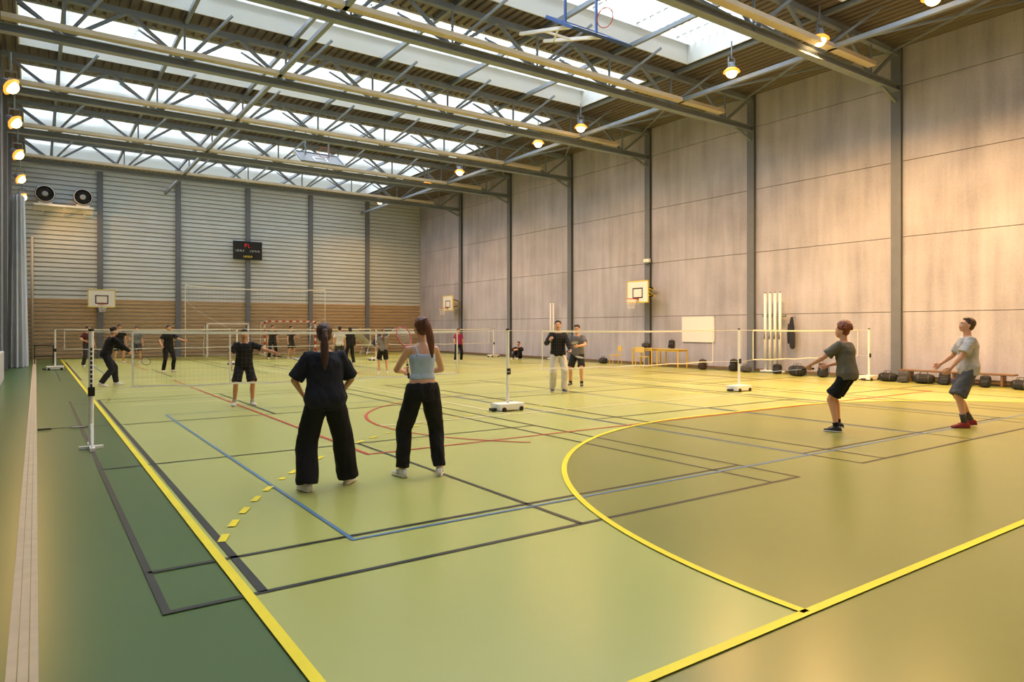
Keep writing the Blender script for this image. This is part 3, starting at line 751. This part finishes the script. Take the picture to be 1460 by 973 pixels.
        for i,(off,ln) in enumerate(((.031,.072),(.0105,.08),(-.0105,.075),(-.031,.058))):
            p=w+hd*L*0.95+side*off*s; d=hd.copy(); pts=[p-hd*0.02*s,p]; ax=d.cross(pn)
            for q,fq in enumerate((.42,.33,.25)):
                ang=math.radians(curl*(0.9 if q==0 else 1.0)+i*3)
                d=Matrix.Rotation(ang,3,ax)@d; p=p+d*ln*fq*s; pts.append(p)
            hb.path(pts,[.0095*s,.0092*s,.0086*s,.0078*s,.0065*s],8,round_ends=True)
        p=w+hd*L*0.25+side*0.026*s; d1=(hd*0.75+side*0.75+pn*0.25).normalized(); d2=(hd*0.9+side*0.25+pn*(0.9 if k in rk else 0.4)).normalized()
        hb.path([p-d1*0.01*s,p+d1*0.035*s,p+d1*0.035*s+d2*0.028*s,p+d1*0.035*s+d2*0.05*s],[.013*s,.011*s,.0095*s,.008*s],8,round_ends=True)
        if k in rk:
            gp=w+hd*L*0.9+pn*0.028*s
            racket('racket',gp,rk[k][0],rk[k][1],rk[k][2],e)
    me_to(out,remesh(hb,0.0048 if vox<0.014 else 0.007,1,0.5))
    out.obj('body',[skinm(S.get('skn','a'),S.get('skin',(214,160,128)))],e,True)
    # face details
    fm=MB()
    for sg in (-1,1):
        HE(fm,(sg*.030,.078,.0),(.0135,.009,.0085),0); HE(fm,(sg*.030,.086,.0),(.006,.003,.0065),1)
        fm.path([H(sg*.014,.091,.021),H(sg*.03,.089,.026),H(sg*.047,.078,.02)],[.0045*s,.005*s,.003*s],6,2)
    fm.path([H(-.024,.078,-.057),H(-.01,.088,-.055),H(.01,.088,-.055),H(.024,.078,-.057)],[.004*s,.0065*s,.0065*s,.004*s],6,3)
    fm.path([H(-.02,.078,-.063),H(0,.088,-.065),H(.02,.078,-.063)],[.004*s,.007*s,.004*s],6,3)
    hcol=S.get('hair',(40,28,22))
    fm.obj('face_features',[mat('eye_white',(225,220,215),0.3),mat('eye_dark',(35,25,20),0.2),mat('brow_%d'%hcol[0],hcol,0.8),mat('lips',(170,92,84),0.5)],e,True)
    # hair
    hm=MB(); st=S.get('hs','short')
    HE(hm,(0,-.026,.048),(.085,.099,.088)); HE(hm,(0,-.05,.0),(.076,.062,.075)); HE(hm,(0,.03,.09),(.06,.045,.03))
    if st=='short':
        for i in range(16):
            a=random.uniform(0,2*pi); r=random.uniform(.02,.07); HE(hm,(r*math.cos(a),-.01+r*math.sin(a),.115+random.uniform(-.01,.012)-r*.25),(.02,.02,.016),0,8,5)
    if st=='curly':
        for i in range(130):
            a=random.uniform(0,2*pi); t=random.uniform(0.0,1.75); 
            q=(.098*math.sin(t)*math.cos(a),-.03+.106*math.sin(t)*math.sin(a),.055+.106*math.cos(t))
            if q[1]>.045 and q[2]<.085: continue
            HE(hm,q,(.023,.023,.023),0,8,5)
    if st=='pony':
        zr,L=S.get('tail',(.06,.42)); 
        base=H(0,-.115,zr); bk=-hf
        pts=[base-bk*0.02,base+bk*.03*s+hu*.015*s]; n=7
        for i in range(1,n+1):
            t=i/n; pts.append(base+bk*(.05+.02*math.sin(t*3))*s+V((S.get('tailx',0)*t,0,-L*t))*s)
        hm.path(pts,[.022*s,.026*s]+[x*s for x in (.036,.042,.044,.042,.036,.026,.012)],12,flat=0.7,side=hr,round_ends=True)
        HE(hm,(0,-.115,zr),(.026,.03,.026))
    if st=='bun':
        HE(hm,(0,-.09,.1),(.045,.045,.04))
    if st=='long':
        hm.path([H(0,-.05,.03),H(0,-.075,-.06),H(0,-.085,-.16),H(0,-.08,-.27),H(0,-.075,-.34)],[.078*s,.082*s,.085*s,.07*s,.035*s],14,flat=0.55,side=hr,round_ends=True)
    hairm=mat('hair_%d_%d'%(hcol[0],hcol[2]),hcol,0.5,nscale=50,nvar=0.35,bump=0.7,stretch=(1,1,0.15))
    mkobj('hair',remesh(hm,0.008 if vox<0.014 else 0.012,2,0.5),[hairm],e)
    # shirt
    sc=S.get('shirt'); 
    if sc:
        sm=MB(); lo=S.get('hem',-0.06); hi=S.get('neckt',.495); gr=S.get('fit',.022)
        def ex(t,w,d):
            if t<0.3: w=max(w,(.15 if not fem else .135)); 
            return w,d
        loft(sm,lo,hi,gr,gr,ex if gr>.014 else None)
        sl=S.get('sleeve',.6)
        for k,sg in (('L',-1),('R',1)):
            j=J[k]
            if sl>0:
                inner=j['sh']-R1*sg*0.07*s-u*0.01*s
                gl=S.get('sfit',.018)*s; pts=[inner,j['sh'],j['sh'].lerp(j['elb'],.4)]; rr=[.07*s,.06*s+gl*.6,.052*s+gl]
                if sl<=1: pts=[inner,j['sh'],j['sh'].lerp(j['elb'],sl*.6),j['sh'].lerp(j['elb'],sl)]; rr=[.068*s,.06*s+gl*.5,.053*s+gl*.9,.049*s+gl*1.3]
                else:
                    pts+= [j['elb'],j['elb'].lerp(j['wr'],.5),j['elb'].lerp(j['wr'],.95)]; rr+=[.044*s+gl,.042*s+gl*.8,.03*s+gl*.6]
                sm.path(pts,rr,14)
        if S.get('straps'):
            for sg in (-1,1):
                sm.path([pel+u*0.38*s+R1*sg*.075*s-F1*.1*s,pel+u*.47*s+R1*sg*.085*s-F1*.06*s,pel+u*.485*s+R1*sg*.085*s,pel+u*.46*s+R1*sg*.08*s+F1*.06*s,pel+u*.36*s+R1*sg*.07*s+F1*.115*s],[.011*s]*5,8)
        mkobj('shirt',remesh(sm,vox*.9 if not S.get('straps') else .009,3,0.5,wr=.013 if gr>.014 else .003,seed=sd_,zs=.7),[cloth(sc)],e)
    # trousers
    pc=S['pants']; pm=MB(); ty=S.get('ptype','long'); wl=S.get('pw',(.1,.075,.06))
    loft(pm,-.10,S.get('waist',.05),.014,.016,lambda t,w,d:(max(w,.12) if t<-.05 else w,max(d,.1)))
    for k,sg in (('L',-1),('R',1)):
        j=J[k]; hip=j['hip']; top_=hip+V((-sg*.005,0,.03))*s
        if ty=='long':
            a2=j['ank']+(j['knee']-j['ank']).normalized()*S.get('cuff',.0)*s
            pm.path([top_,hip.lerp(j['knee'],.3),hip.lerp(j['knee'],.7),j['knee'],j['knee'].lerp(a2,.5)-j['ff']*.01*s,a2],[wl[0]*s,wl[0]*s*.98,(wl[0]*.4+wl[1]*.6)*s,wl[1]*s,(wl[1]*.5+wl[2]*.5)*s,wl[2]*s],16)
        else:
            t=S.get('slen',.85); q=hip.lerp(j['knee'],t)
            pm.path([top_,hip.lerp(j['knee'],.35),q],[.1*s,.1*s,wl[1]*s],16)
    mkobj('trousers' if ty=='long' else 'shorts',remesh(pm,vox*.9,3,0.5,wr=.012,seed=sd_+3,zs=.5),[cloth(pc)],e)
    # shoes
    shc=S.get('shoe',(225,222,215)); so=S.get('sole',(235,232,226))
    sh_=MB()
    for k in 'LR':
        j=J[k]; O=j['O']; ff,fu,fr_=j['ff'],j['fu'],j['fr']
        for pl,mi,ws,hs_ in ((0,0,1,None),(1,1,1.07,.028)):
            rs=[]
            for yy,w_,hh in ((-.078,.018,.05),(-.068,.03,.075),(-.03,.036,.105),(.015,.038,.105),(.055,.041,.08),(.1,.046,.062),(.145,.046,.052),(.175,.036,.044),(.19,.018,.03)):
                if hs_: hh=hs_
                ring=[]
                for q in range(14):
                    a=2*pi*q/14; cx=math.cos(a); sx=math.sin(a)
                    zz=hh*.5*(1+ (math.copysign(abs(sx)**0.5,sx))); xx=w_*ws*math.copysign(abs(cx)**(.6 if sx<0 else .85),cx)*(1 if sx<.5 else .9)
                    ring.append(O+ff*yy*s*1.0+fr_*xx*s+fu*(zz+.001)*s)
                rs.append(ring)
            sh_.rings(rs,mi)
        if S.get('sock'):
            sh_.path([j['ank'],j['ank'].lerp(j['knee'],S.get('sockl',.12)),j['ank'].lerp(j['knee'],S.get('sockl',.12)+.04)],[.043*s,.046*s,.049*s],12,2)
        for i in range(3): 
            c=O+ff*(.05+.02*i)*s+fu*(.088-.011*i)*s; sh_.beam(c-fr_*.018*s,c+fr_*.018*s,.006*s,.006*s,1)
        if S.get('stripe'):
            for i in range(3):
                for sd in (-1,1):
                    c=O+ff*(.03+.022*i)*s+fr_*sd*.039*s; sh_.beam(c+fu*.03*s,c+fu*.075*s-ff*.012*s-fr_*sd*.006*s,.006*s,.009*s,3)
    sh_.obj('shoes',[mat('shoe_%d_%d'%(shc[0],shc[1]),shc,0.5),mat('sole_%d'%so[0],so,0.6),cloth(S.get('sock',(225,225,220))),mat('stripe_black',(30,30,32),0.6)],e,True)
    return e
BLK=(30,29,33)
# A  woman, dark tee, wide trousers (back view)
person('woman_in_dark_tshirt',2.36,6.62,76,1.66,dict(pelvis=(0.0,-.02,.93),lean=5,side=-1,footL=(-.19,-.06,0,-22,0),footR=(.25,.16,0,28,0),
   handL=(-.22,.22,.98),elbL=(-1,-.5,-.4),handR=(.2,.26,.98),elbR=(1,-.5,-.4),racket={'R':((.1,1,.45),(1,0,0),(60,60,70))},hyaw=4),
   dict(fem=True,bulk=1.14,shirt=(36,37,48),hem=-.08,fit=.030,sleeve=.92,sfit=.026,pants=BLK,pw=(.113,.112,.112),cuff=-.01,hs='pony',tail=(.04,.46),hair=(66,38,30),shoe=(222,215,205),stripe=False,skin=(205,150,120),skn='b'),0.010)
# B  woman in light blue top
person('woman_in_blue_top',3.40,6.55,80,1.73,dict(pelvis=(.0,0,.93),lean=3,side=0,footL=(-.2,.09,0,-12,0),footR=(.19,-.0,0,22,0),
   handL=(-.1,.38,1.12),elbL=(-1,-.35,-.7),handR=(.14,.36,1.1),elbR=(1,-.45,-.6),racket={'L':((.04,.52,.85),(0.4,-1,.5),(214,80,104))},hyaw=-5),
   dict(fem=True,shirt=(182,196,222),hem=.13,neckt=.40,fit=.008,sleeve=0,straps=True,pants=BLK,pw=(.102,.084,.068),waist=.09,cuff=.02,hs='pony',tail=(.09,.40),tailx=.06,hair=(100,52,34),shoe=(228,224,218),stripe=True,skin=(222,168,140),skn='c'),0.010)
# C  boy in black facing camera with arm out
person('boy_in_black_tshirt',3.53,14.75,-97,1.62,dict(pelvis=(0,0,.90),lean=6,footL=(-.17,.05,0,-12,0),footR=(.2,.0,0,14,0),
   handR=(.3,.25,.9),elbR=(1,-.4,0),handL=(-.66,.2,1.17),elbL=(-.4,-.2,-1),racket={'L':((-1,.25,-.15),(0,.3,1),(50,50,60))}),
   dict(shirt=BLK,hem=-.08,fit=.03,sleeve=.7,pants=BLK,ptype='shorts',pw=(.1,.105,.1),slen=.88,hair=(28,20,18),shoe=(200,196,190),sock=(215,215,210),skin=(196,138,108),skn='d'))
# D  leaning man left
person('man_leaning_in_black',1.62,21.8,10,1.74,dict(pelvis=(0,-.05,.88),lean=20,footL=(-.15,.25,0,0,0),footR=(.18,-.22,0,10,10),
   handL=(-.2,.5,1.0),handR=(.25,.5,.95),racket={'R':((.0,.8,-.4),(1,0,0),(60,50,60))},hyaw=10),
   dict(shirt=BLK,sleeve=1.5,pants=(40,40,48),pw=(.1,.085,.07),hair=(44,28,22),shoe=(225,225,225)),0.016)
# F  man with white trousers
person('man_in_white_trousers',10.72,13.35,-115,1.80,dict(pelvis=(0,0,.93),lean=-2,twist=10,footL=(-.13,.1,0,-10,0),footR=(.13,-.06,0,14,0),
   handL=(-.22,.36,1.02),elbL=(-1,-.3,-.8),handR=(.30,.38,1.28),elbR=(.6,-.2,-1),racket={'L':((-.3,.8,-.2),(0,0,1),(40,40,44))},hyaw=15,hpitch=8),
   dict(shirt=BLK,sleeve=1.6,hem=-.06,fit=.026,pants=(214,206,200),pw=(.1,.085,.075),hair=(28,22,20),shoe=(60,60,62),skin=(205,148,118)),0.013)
# G  grey tee
person('man_in_grey_tshirt_and_black_shorts',12.2,14.35,-140,1.74,dict(pelvis=(0,-.02,.9),lean=8,footL=(-.14,.12,0,-10,0),footR=(.2,-.05,0,12,0),
   handL=(-.1,.42,1.12),handR=(.16,.42,1.1),elbL=(-1,-.2,-.6),elbR=(1,-.2,-.6),racket={'R':((-.3,.7,.3),(0,0,1),(50,50,54))}),
   dict(shirt=(110,108,112),hem=-.08,fit=.028,sleeve=.65,pants=BLK,ptype='shorts',pw=(.1,.1,.1),hair=(40,28,24),shoe=(50,50,52),sock=(40,40,42)),0.014)
# H  curly hair man
person('curly_haired_man',10.15,5.72,98,1.72,dict(pelvis=(.02,-.1,.90),lean=7,side=2,footL=(-.1,.02,0,-6,0),footR=(.12,.06,0,10,14),
   handL=(-.26,.42,1.0),elbL=(-.5,-.8,-.7),handR=(.22,.28,1.02),elbR=(.8,-1,-.4),racket={'L':((-.35,.9,-.1),(0,0.2,1),(190,190,200))},hyaw=-8,hpitch=4),
   dict(shirt=(104,98,86),hem=-.08,fit=.034,sleeve=.8,sfit=.026,pants=(22,22,24),ptype='shorts',pw=(.1,.115,.1),slen=.8,hs='curly',hair=(132,66,38),shoe=(34,30,34),sole=(220,216,210),sock=(30,30,32),skin=(216,158,122),skn='e'),0.010)
# I  tall man right
person('man_in_light_grey_tshirt',12.3,4.84,128,1.80,dict(pelvis=(.0,-.04,.91),lean=2,side=0,footL=(-.14,.06,0,-14,0),footR=(.14,-.12,0,8,6),
   handL=(-.26,.28,.93),elbL=(-.7,-.7,-.4),handR=(.2,.30,.97),elbR=(.8,-.8,-.4),hyaw=-6,hpitch=16),
   dict(shirt=(182,176,172),hem=-.09,fit=.034,sleeve=.82,sfit=.028,pants=(88,86,86),ptype='shorts',pw=(.1,.118,.1),slen=1.0,hair=(78,48,32),shoe=(140,28,30),sole=(120,24,28),sock=(88,86,88),sockl=.28,skin=(218,162,128),skn='e'),0.010)
# far group
N0=dict(footL=(-.15,.05,0,-10,0),footR=(.16,-.04,0,12,0))
def far(nm,x,y,phi,h,P,S): person(nm,x,y,phi,h,{**N0,**P},S,0.018)
far('player_in_black_tshirt',3.1,35.6,-80,1.78,dict(handR=(.3,.3,1.0)),dict(shirt=(30,30,34),pants=BLK,ptype='shorts',pw=(.1,.1,.1)))
far('player_in_grey_tshirt',3.85,36.0,-100,1.68,dict(handR=(.25,.3,1.1)),dict(shirt=(120,124,130),pants=(70,72,80),ptype='shorts',pw=(.1,.1,.1)))
far('player_in_maroon_tshirt',1.75,33.2,-60,1.70,dict(handR=(.3,.3,1.1)),dict(shirt=(86,40,40),pants=(60,60,66),pw=(.1,.08,.07)))
far('player_in_black_tracksuit',3.93,27.4,-70,1.73,dict(handR=(.35,.2,1.0),handL=(-.5,.2,1.15)),dict(fem=True,hs='bun',shirt=BLK,sleeve=.7,pants=BLK,pw=(.1,.07,.06)))
far('player_waiting_in_black',10.1,36.3,-90,1.76,{},dict(shirt=(38,36,40),pants=BLK,pw=(.1,.08,.07)))
far('player_in_dark_shirt',10.95,36.0,-60,1.72,dict(handL=(-.3,.3,1.1)),dict(shirt=(30,30,34),pants=(36,36,40),ptype='shorts',pw=(.1,.1,.1)))
far('long_haired_woman_in_black',11.3,28.6,95,1.66,dict(),dict(fem=True,hs='long',shirt=BLK,sleeve=1.5,pants=BLK,pw=(.1,.08,.07)))
far('player_in_white_tshirt',10.45,27.6,85,1.70,dict(),dict(shirt=(205,200,196),pants=(60,60,66),pw=(.1,.08,.07)))
far('girl_in_grey_tshirt',9.97,22.2,75,1.58,dict(handR=(.2,.35,1.05)),dict(fem=True,hs='pony',hair=(120,80,50),shirt=(128,120,118),sleeve=.7,pants=BLK,ptype='shorts',pw=(.1,.1,.1)))
far('player_in_magenta_top',16.6,28.3,-100,1.60,dict(handR=(.3,.3,1.0)),dict(fem=True,hs='long',shirt=(150,40,90),sleeve=.7,pants=BLK,pw=(.1,.08,.07)))
person('person_sitting_on_floor',20.4,28.6,-150,1.70,dict(pelvis=(0,0,.13),lean=8,footL=(-.16,.55,0,0,0),footR=(.16,.5,0,0,0),kneepole=(0,.2,1),handL=(-.12,.42,.52),handR=(.12,.42,.5),elbL=(-1,0,-.3),elbR=(1,0,-.3)),
   dict(shirt=BLK,sleeve=1.5,hem=-.05,pants=(30,30,36),pw=(.1,.08,.07),hair=(30,22,20)),0.018)

# ------------------------------------------------------------------ world, camera, view
w=bpy.data.worlds.new('world'); bpy.context.scene.world=w; w.use_nodes=True
w.node_tree.nodes['Background'].inputs['Color'].default_value=(0.75,0.85,1,1); w.node_tree.nodes['Background'].inputs['Strength'].default_value=0.6
cam=bpy.data.cameras.new('camera'); co=bpy.data.objects.new('camera',cam); bpy.context.scene.collection.objects.link(co)
co.location=(0,0,1.6); co.rotation_euler=(pi/2,0,math.radians(-34.9)); cam.sensor_width=36; cam.lens=973/1460*36; cam.shift_y=-18.5/1460; cam.clip_end=200; cam.clip_start=0.05
bpy.context.scene.camera=co
vs_=bpy.context.scene.view_settings
try: vs_.view_transform='Standard'; vs_.look='None'; vs_.exposure=0.0
except Exception as ex: print(ex)
